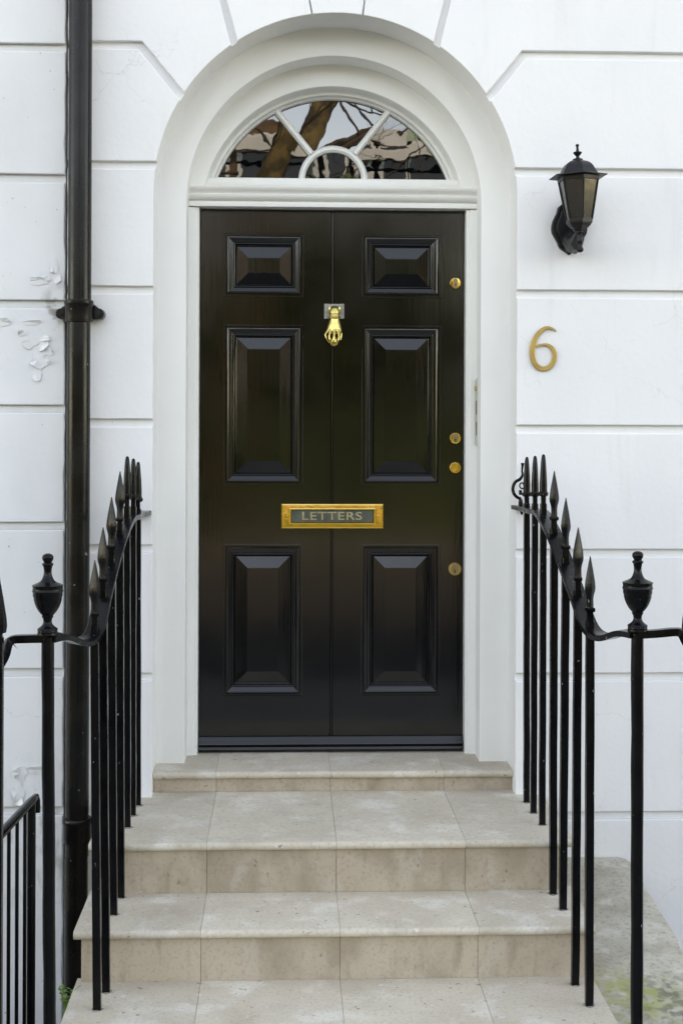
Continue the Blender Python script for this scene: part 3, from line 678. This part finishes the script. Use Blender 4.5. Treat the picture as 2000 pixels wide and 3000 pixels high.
collar(at(228, 876, -.11).z, at(228, 943, -.11).z, True)
collar(at(226, 2403, -.11).z, at(226, 2478, -.11).z, False)

# ------------------------------------------------------------------ railings
def spline(pts, n=6):
    P = [Vector(p) for p in pts]; o = []
    for i in range(len(P) - 1):
        a, b_, c, d_ = P[max(i - 1, 0)], P[i], P[i + 1], P[min(i + 2, len(P) - 1)]
        for k in range(n):
            t = k / n; o.append(.5 * ((2 * b_) + (c - a) * t + (2 * a - 5 * b_ + 4 * c - d_) * t * t + (3 * b_ - a - 3 * c + d_) * t ** 3))
    o.append(P[-1]); return o
URN = [(2, 305), (40, 309), (72, 325), (93, 352), (98, 382), (90, 415), (74, 442), (66, 458), (72, 466), (92, 478), (99, 490), (94, 505), (80, 520), (74, 545), (66, 590), (66, 640), (76, 690), (95, 740), (118, 775), (165, 805), (235, 832), (262, 846), (264, 858), (256, 868),
       (254, 925), (262, 938), (266, 950), (258, 962), (252, 975), (251, 1030), (249, 1042), (240, 1048), (236, 1100), (218, 1165), (196, 1220), (160, 1285), (125, 1330), (96, 1360), (92, 1370), (101, 1380), (98, 1392), (88, 1404), (76, 1430), (72, 1480), (86, 1520), (112, 1548), (150, 1575), (170, 1590), (174, 1606), (164, 1618), (172, 1640), (166, 1655), (174, 1675), (172, 1705)]
YP = -1.28
def spike(mb, x, y, z, sharp, yaw_, dx=0):
    """finial on a bar, z = its collar"""
    if sharp:
        mb.lathe([(.0105, -.052), (.0105, -.006)], (x, y, z), 4, math.pi / 4 + yaw_)
        mb.lathe([(.0150, -.006), (.0165, -.003), (.0165, .003), (.0150, .006)], (x, y, z), 4, math.pi / 4 + yaw_)
        mb.lathe([(.0105, .006), (.0098, .030), (.0115, .042), (.0150, .054), (.0160, .064), (.0142, .082), (.0098, .108), (.0050, .133), (.0012, .152)], (x, y, z), 8, yaw_, mod=lambda t, z_: 1.0 if int(round(t * 8)) % 2 == 0 else .80)
    else:
        mb.lathe([(.0105, -.048), (.0105, -.006)], (x, y, z), 4, math.pi / 4)
        mb.lathe([(.012, -.008), (.0165, -.004), (.0165, .004), (.013, .008), (.0128, .012), (.0125, .035), (.0108, .070), (.0085, .105), (.0066, .122), (.0048, .129), (.0015, .132)], (x, y, z), 12)
def railing(side, label, bars, post, rail, out_pts):
    th = thing('railing', label, 'railing', (side * .69, -.6, -.3), 'iron railings flanking the steps')
    s = side
    rl = MB(); pts = spline([p for p, q in rail], 5)
    rl.tube([p for p in pts], .0255, 4, flat=(1, .31), square=True)
    rl.tube(spline(out_pts, 4), .013, 8, flat=(1, .8), square=True)
    bmesh.ops.bevel(rl.bm, geom=rl.bm.edges[:], offset=.0016, segments=1, affect='EDGES')
    rl.build('rail', IRON, th)
    for i, (bx_, by_, bz, topx, tz, col, sharp) in enumerate(bars):
        mb = MB(); n = 10; tp = col - .050
        hb = .0102 if i < 3 else .0112
        mb.tube([(bx_ + (topx - bx_) * k / n + rnd.uniform(-.0006, .0006), by_ + rnd.uniform(-.0006, .0006), bz - .012 + (tp + .03 - bz) * k / n) for k in range(n + 1)], hb, 4, square=True, up=Vector((0, 1, 0)))
        bmesh.ops.bevel(mb.bm, geom=[e for e in mb.bm.edges if abs((e.verts[0].co - e.verts[1].co).normalized().z) > .9], offset=.003, segments=1, affect='EDGES')
        bo = mb.build('bar', IRON, th)
        sp_ = MB(); spike(sp_, topx, by_, col, sharp, rnd.uniform(-.15, .15))
        sp_.build('spike', IRON, bo, smooth=True, angle=35)
        MB().lathe([(.0178, -.004), (.0170, .0004), (.0155, .0012), (.0125, .0026), (.009, .003)], (bx_, by_, bz), 14, mod=lambda t, z_: 1 + .12 * math.sin(t * 19 + by_ * 40)).build('foot_smudge', SMUDGE, bo, smooth=True)  # added disc standing in for the dark smudge round the foot, not a socket
    px_, zb_, pxb = post
    pm = MB(); n = 14
    pm.tube([(px_ + (pxb - px_) * k / n + rnd.uniform(-.0008, .0008), YP + rnd.uniform(-.0008, .0008), zb_ + .004 + (-.56 - zb_) * k / n) for k in range(n + 1)], [.0165 + rnd.uniform(-.0005, .0007) for _ in range(n + 1)], 12)
    po = pm.build('post', IRON, th, smooth=True)
    um = MB(); k_ = (YP + 5) / FPX / 5.88
    um.lathe([(r_ * k_, (1705 - v) * k_ + .008) for r_, v in URN[::-1]], (px_, YP, zb_), 40, mod=lambda t, z_: 1 + (.012 * math.cos(t * 2 * math.pi * 16) if .058 < z_ < .1015 else 0))
    um.build('urn_finial', IRON, po, smooth=True, angle=50)
    return th
def zat(px, py, Y): return at(px, py, Y).z
rb = []
RP = [(.672, -.1055, -.075), (.6722, -.240, -.075), (.6763, -.383, -.075), (.6756, -.574, -.24), (.679, -.716, -.24), (.679, -.903, -.398), (.688, -1.051, -.398)]
RT_ = [(1542, 1448), (1566, 1448), (1590.5, 1447), (1622, 1519), (1656, 1603), (1692, 1696), (1727, 1786)]
for (x, y, z_), (px, py) in zip(RP, RT_):
    p = at(px, py, y); rb.append((x, y, z_, p.x, 0, p.z, abs(y) > .45))
lbars = []
LP_ = [(-.6855, -.108, -.075), (-.6899, -.2316, -.075), (-.692, -.3726, -.075), (-.6903, -.569, -.24), (-.6941, -.7226, -.24), (-.6923, -.9116, -.398), (-.7025, -1.0348, -.398)]
LT_ = [(405, 1464), (391, 1457), (373, 1454), (352, 1522), (327, 1602), (302, 1698), (278, 1799)]
for (x, y, z_), (px, py) in zip(LP_, LT_):
    p = at(px, py, y); lbars.append((x, y, z_, p.x, 0, p.z, abs(y) > .45))
zr, zl = zat(1866, 1859, YP), zat(139, 1870, YP)
xr_, xl_ = at(1866, 1859, YP).x, at(140, 1870, YP).x
def mkrail(b_, xp, zp_, sgn):
    ys = [q[1] for q in b_]; xx = [q[3] for q in b_]; zz_ = [q[5] - .052 for q in b_]
    pts = [((xx[0] - sgn * .012, .012, zz_[0]), 0), ((xx[0], ys[0], zz_[0]), 0), ((xx[1], ys[1], zz_[0]), 0), ((xx[2], ys[2] + .02, zz_[0] - .001), 0)]
    for i in range(3, 7): pts.append(((xx[i], ys[i], zz_[i]), 0))
    pts.append(((xx[6] + (xp - xx[6]) * .28, ys[6] - .085, zz_[6] - .014), 0))
    pts.append(((xx[6] + (xp - xx[6]) * .68, YP + .06, zp_ - .003), 0)); pts.append(((xp, YP, zp_), 0))
    return pts
rr_ = railing(1, 'black iron railing with spearheads and urn on the right, below the wall lantern', rb, (xr_, zr, xr_ + .002), mkrail(rb, xr_, zr, 1),
              [(xr_, YP, zr), (xr_ + .05, YP, zr + .003), tuple(at(1975, 1851, YP)), tuple(at(1998, 1856, YP - .01)), tuple(at(2014, 1885, YP - .05)), tuple(at(2060, 1960, YP - .22))])
lr_ = railing(-1, 'black iron railing with spearheads and urn on the left, in front of the drainpipe', lbars, (xl_, zl, xl_ + .011), mkrail(lbars, xl_, zl, -1),
              [(xl_, YP, zl), tuple(at(80, 1871, YP)), tuple(at(38, 1874, YP)), tuple(at(22, 1890, YP - .01)), tuple(at(8, 1935, YP - .06)), tuple(at(-40, 2010, YP - .22))])
for th, px, Yk in ((lr_, -3, YP - .12), (rr_, 2019, YP - .08)):      # first spear of the run along the street
    p = at(px, 1868, Yk); mb = MB(); mb.tube([(p.x, Yk, -.42), (p.x, Yk, p.z)], .0112, 4, square=True, up=Vector((0, 1, 0)))
    bo = mb.build('bar', IRON, th); sp_ = MB()
    sp_.lathe([(.0105, -.06), (.0105, .010), (.0190, .013), (.0215, .030), (.0200, .050), (.0120, .100), (.0030, .150), (.0005, .165)], (p.x, Yk, p.z), 8)
    sp_.build('spike', IRON, bo, smooth=True, angle=35)
# scroll hook at the wall end of the right railing
hz = lambda u, v, Y=-.045: tuple(at(1480 + u * .2339, 1300 + v * .2339, Y))
hk = MB()
hk.tube(spline([hz(212, 235), hz(212, 270), hz(206, 330), hz(208, 395), hz(175, 445), hz(120, 480), hz(88, 550), hz(100, 620), hz(140, 668), hz(190, 690)], 5), [.0062] * 6 + [.0048] * 10 + [.0056] * 30, 10) if False else None
pl_ = spline([hz(212, 240), hz(212, 275), hz(206, 335), hz(210, 395), hz(178, 445), hz(122, 480), hz(92, 550), hz(102, 620), hz(142, 668), hz(192, 690)], 5)
hk.tube(pl_, [.0058 - .0022 * math.exp(-((i - 10) / 6.0) ** 2) if i > 3 else .0062 for i in range(len(pl_))], 10)
pl_ = spline([hz(232, 560), hz(196, 558), hz(176, 528), hz(188, 498), hz(214, 492), hz(230, 515)], 5); hk.tube(pl_, .0026, 8)
hk.tube([hz(185, 580), hz(188, 640)], .0060, 10); hk.tube([hz(188, 690), hz(190, 750), hz(198, 830), hz(206, 890)], [.006, .009, .008, .003], 10)
hk.build('scroll_hook', IRON, rr_, smooth=True)

# basement balustrade, bottom left
bal = thing('basement_handrail', 'black metal handrail on thin bars down in the basement area, beside the drainpipe', 'handrail', (-.8, -.8, -2.3))
h0 = at(104, 2335, -.60); h1 = at(0, 2447, -.93); h2 = h0 + (h1 - h0) * 2.3
hb = MB(); hb.tube([h0 + Vector((.004, .006, -.05)), h0 + Vector((.003, .006, -.012)), h0, h0 + (h1 - h0) * .12, h1, h2], [.011, .012, .0135, .0175, .0185, .0185], 12, flat=(1, .75), up=Vector((0, 1, .2)))
hb.build('handrail', IRON, bal, smooth=True)
for px, r_ in ((93, .0135), (74, .0058), (51, .0058), (27, .0058), (4, .0058), (-20, .0058)):
    t = (104 - px) / 104.0; p = h0 + (h1 - h0) * t
    q = at(px, 2400 + 60 * t, p.y); mb = MB(); mb.tube([(q.x, p.y, -2.35), (q.x, p.y, p.z - .006)], r_, 10)
    mb.build('baluster', IRON, bal, smooth=True)

# weed in the corner of the steps
wc = at(196, 2960, -.86); weed = thing('weed', 'small green weed growing beside the bottom step on the left', 'weed', tuple(wc))
wd = MB(); lv = MB(); r_ = random.Random(3)
for k in range(11):
    tip = at(r_.uniform(172, 232), r_.uniform(2888, 2955), -.86 + r_.uniform(-.05, .05)); wd.tube([wc + Vector((r_.uniform(-.01, .01), r_.uniform(-.02, .02), -.02)), wc.lerp(tip, .5) + Vector((r_.uniform(-.006, .006), 0, .006)), tip], [.0016, .0013, .0008], 5)
    for j in range(4):
        c = wc.lerp(tip, .5 + .17 * j); a = r_.uniform(0, 6.28); l = r_.uniform(.011, .019); dx = Vector((math.cos(a), math.sin(a), r_.uniform(-.2, .6))) * l; sd_ = Vector((-math.sin(a), math.cos(a), .2)) * l * .42
        lv.poly([c, c + dx * .4 + sd_, c + dx, c + dx * .4 - sd_, c + dx * .45 + Vector((0, 0, .002))], [(0, 1, 4), (1, 2, 4), (2, 3, 4), (3, 0, 4)])
wd.build('stem', LEAF, weed); lv.build('leaves', LEAF, weed)

# ------------------------------------------------------------------ ground
g = MB(); g.box(-150, -.80, -4.2, -1.30, -.70, -.56); g.box(1.08, 150, -4.2, -1.30, -.70, -.56); g.box(-.80, 1.08, -4.2, -1.362, -.70, -.56); tag(g.build('pavement', PAVE), kind='structure')
g = MB(); g.box(-150, 150, -14, -4.2, -.9, -.68); tag(g.build('road', ASPH), kind='structure')
g = MB(); g.box(-30, 30, -1.4, .3, -2.8, -2.45); tag(g.build('basement_floor', AREA), kind='structure')
g = MB(); g.box(-150, 150, -16.5, -14, -.9, -.56); tag(g.build('far_pavement', AREA), kind='structure')
LAWN = mat('lawn', (.03, .055, .015), (.05, .08, .025), scale=3, rough=.9, bump=.4, bscale=60)
g = MB(); g.box(-160, 160, -160, -16.5, -.9, -.58); tag(g.build('garden_ground', LAWN), kind='structure')
ret = MB(); ret.box(-6, -.80, -1.42, -1.30, -2.45, -.40, bev=.01)
o = ret.build('area_wall', AREA); tag(o, 'low kerb wall carrying the street railing, left of the steps', 'wall')
ret = MB(); ret.box(1.08, 6, -1.42, -1.30, -2.45, -.40, bev=.01)
o = ret.build('area_wall', AREA); tag(o, 'low kerb wall carrying the street railing, right of the mossy slab', 'wall')

# ------------------------------------------------------------------ across the street (seen in the reflections)
def limb(mb, p, dirv, l, r0, depth, rg):
    pts = [Vector(p)]; dv = Vector(dirv).normalized(); rads = [r0]
    for k in range(6):
        dv = (dv + Vector((rg.uniform(-.18, .18), rg.uniform(-.18, .18), rg.uniform(-.04, .14)))).normalized(); pts.append(pts[-1] + dv * l / 6); rads.append(r0 * (1 - .1 * (k + 1)))
    mb.tube(pts, rads, 8)
    if depth:
        for k in range(3 if depth > 1 else 4):
            i = rg.choice((2, 3, 4, 5, 6)); nd = (dv + Vector((rg.uniform(-1, 1), rg.uniform(-.7, .7), rg.uniform(-.2, .7)))).normalized()
            limb(mb, pts[i], nd, l * rg.uniform(.55, .8), rads[i] * .5, depth - 1, rg)
pt = thing('plane_tree', 'bare plane tree with mottled trunk reflected in the middle fanlight pane', 'tree', (-.35, -15.0, -.58))
tk = MB(); tk.tube(spline([(-1.3, -15, -.7), (-1.0, -15, 1.5), (-.45, -15, 4.0), (-.1, -15, 4.86), (.36, -15.0, 6.0), (.85, -15.1, 7.2), (1.3, -15.2, 9.5)], 4), [.24 - .0045 * i for i in range(25)], 14)
tk.build('trunk', BARK, pt, smooth=True)
cw = MB(); rg = random.Random(12)
for p, dv in (((.12, -15, 5.1), (1, .15, .36)), ((-.15, -15, 4.2), (-1, .1, .3)), ((.6, -15.1, 6.6), (-.7, -.2, .8)), ((.9, -15.2, 8.2), (.8, .2, .8)), ((1.05, -15.2, 9.2), (-.2, .1, 1)), ((-.25, -15, 3.4), (.9, .3, .25))):
    limb(cw, p, dv, 4.2, .06, 2, rg)
cw.tube(spline([(.1, -15, 5.15), (.45, -14.95, 5.36), (.8, -14.9, 5.5), (1.2, -14.9, 5.68), (1.9, -14.8, 5.7), (2.6, -14.7, 6.0)], 4), [.065 - .002 * i for i in range(21)], 8)
for _k in range(16): limb(cw, (rg.uniform(-1.6, 2.4), -14.9, rg.uniform(4.6, 6.2)), (rg.uniform(-1, 1), rg.uniform(-.3, .3), rg.uniform(-.5, 1)), 1.5, .016, 2, rg)
for _k in range(9): limb(cw, (.9 + .2 * _k, -14.85, 5.55), (rg.uniform(-.7, .7), rg.uniform(-.2, .2), rg.uniform(-.9, .8)), 1.6, .022, 1, rg)
for _k in range(5): limb(cw, (-.7 - .25 * _k, -14.9, 4.6 + .12 * _k), (-1, rg.uniform(-.3, .3), rg.uniform(-.2, .4)), 2.2, .03, 1, rg)
cw.build('branches', TWIG, pt)
def leafcloud(mb, c, rad, n, rg, sz=.22):
    for _ in range(n):
        a, b_ = rg.uniform(0, 6.28), rg.uniform(-1, 1); q = rg.uniform(.55, 1) ; s_ = math.sqrt(1 - b_ * b_)
        p = Vector(c) + Vector((rad[0] * s_ * math.cos(a), rad[1] * s_ * math.sin(a), rad[2] * b_)) * q
        u = Vector((rg.uniform(-1, 1), rg.uniform(-1, 1), rg.uniform(-1, 1))).normalized() * sz; v = u.cross(Vector((rg.uniform(-1, 1), rg.uniform(-1, 1), rg.uniform(-1, 1)))).normalized() * sz * .6
        mb.poly([p - u, p + v, p + u, p - v], [(0, 1, 2, 3)])
rg = random.Random(5)
for i, (x, y, h, rx, lab) in enumerate(((-7.5, -21, 5.2, 3.2, 'tall evergreen tree across the street, left of the broad one'), (.5, -24, 5.6, 3.6, 'broad evergreen tree across the street, straight opposite the door'), (8, -22, 5.0, 3.4, 'low evergreen tree across the street, right of the broad one'),
        (-17, -22, 6.5, 4.5, 'wide evergreen tree far to the left across the street'), (-29, -21, 7.0, 5, 'tall wide evergreen tree at the far left end of the gardens'), (18, -22, 6.8, 4.5, 'wide evergreen tree far to the right across the street'), (30, -21, 7.5, 5, 'tall wide evergreen tree at the far right end of the gardens'))):
    t = thing('evergreen_tree', lab, 'tree', (x, y, -.58), 'evergreens across the street')
    mb = MB(); mb.tube([(x, y, -.7), (x + .1, y, 2), (x, y, h - 1)], [.25, .2, .08], 8); mb.build('trunk', TWIG, t)
    mb = MB()
    for k in range(9): leafcloud(mb, (x + rg.uniform(-rx * .6, rx * .6), y + rg.uniform(-1.2, 1.2), 1.4 + (h - 2.6) * k / 8), (rx * .75, 1.6, 1.2), 650, rg)
    mb.build('crown', EVER, t)
hg = MB(); hg.box(-70, 70, -18.2, -17.3, -.6, 1.5)
for k in range(70): leafcloud(hg, (-69 + 2 * k, -17.7, .8), (1.5, .7, 1.0), 130, rg, .16)
tag(hg.build('hedge', EVER), 'dark clipped hedge along the garden across the street', 'hedge')
def far_house(x0, x1, y, h, mt, lab, ground):
    t = thing('far_house', lab, 'house', ((x0 + x1) / 2, y, -.58), 'houses across the square')
    mb = MB(); mb.box(x0, x1, y - 8, y, -.6, h); mb.build('wall', mt, t)
    mb = MB(); mb.box(x0, x1, y, y + .35, h - 1.1, h - .7); mb.box(x0, x1, y, y + .12, 3.1, 3.4); mb.build('cornice', STUCC, t)
    mb = MB(); mb.xprism([(y - .3, h), (y - 4, h + .5), (y - 8, h)], x0, x1); rf = mb.build('roof', ROOF, t)
    if mt is BRICK: mb = MB(); mb.box(x0 + .3, x0 + 1.6, y - 5, y - 3.6, h + .5, h + 3.2); mb.build('chimney', BRICK, rf) if mt is BRICK else None
    n = 3 if x1 - x0 < 20 else 12
    for i in range(n):
        cx_ = x0 + (x1 - x0) * (i + .5) / n
        for zz_ in (1, 4.2, 7.2, 9.15):
            hh = 1.9 if zz_ < 9 else .85
            if zz_ + hh < h + .1 and (zz_ > 9 or zz_ + 1.8 < h - 1):
                f = MB(); f.rect_loft(cx_ - .65, cx_ + .65, zz_, zz_ + hh, [(-.1, .001), (-.1, .09), (.05, .09), (.05, .02)], -y, cap=False)
                for v in f.bm.verts: v.co.y = -v.co.y
                wo = f.build('window', STUCC, t); f = MB(); f.box(cx_ - .6, cx_ + .6, y + .01, y + .03, zz_ + .05, zz_ + hh - .05); f.build('pane', FARG, wo)
for i, (x0, x1, h, mt, lab) in enumerate(((-50, -19, 9.8, BRICK, 'long brown brick terrace far across the square on the left'), (15, 50, 9.6, BRICK, 'long brown brick terrace far across the square on the right'), (-19, -12, 9.6, BRICK, 'brown brick terraced house far across the square, outermost on the left'), (-12, -5, 9.2, STUCC, 'pale stucco house far across the square, between two brown brick ones on the left'), (-5, .3, 10.6, BRICK, 'brown brick terraced house straight across the square'),
        (.3, 3.4, 10.5, STUCC, 'narrow pale stucco house across the square, right of the brown brick one opposite'),
        (3.4, 8, 10.6, GREENW, 'pale green house across the square, beside the narrow stucco one'), (8, 15, 9.0, STUCC, 'low pale stucco house at the right end of the far terrace'))):
    far_house(x0, x1, -42, h, mt, lab, 0)
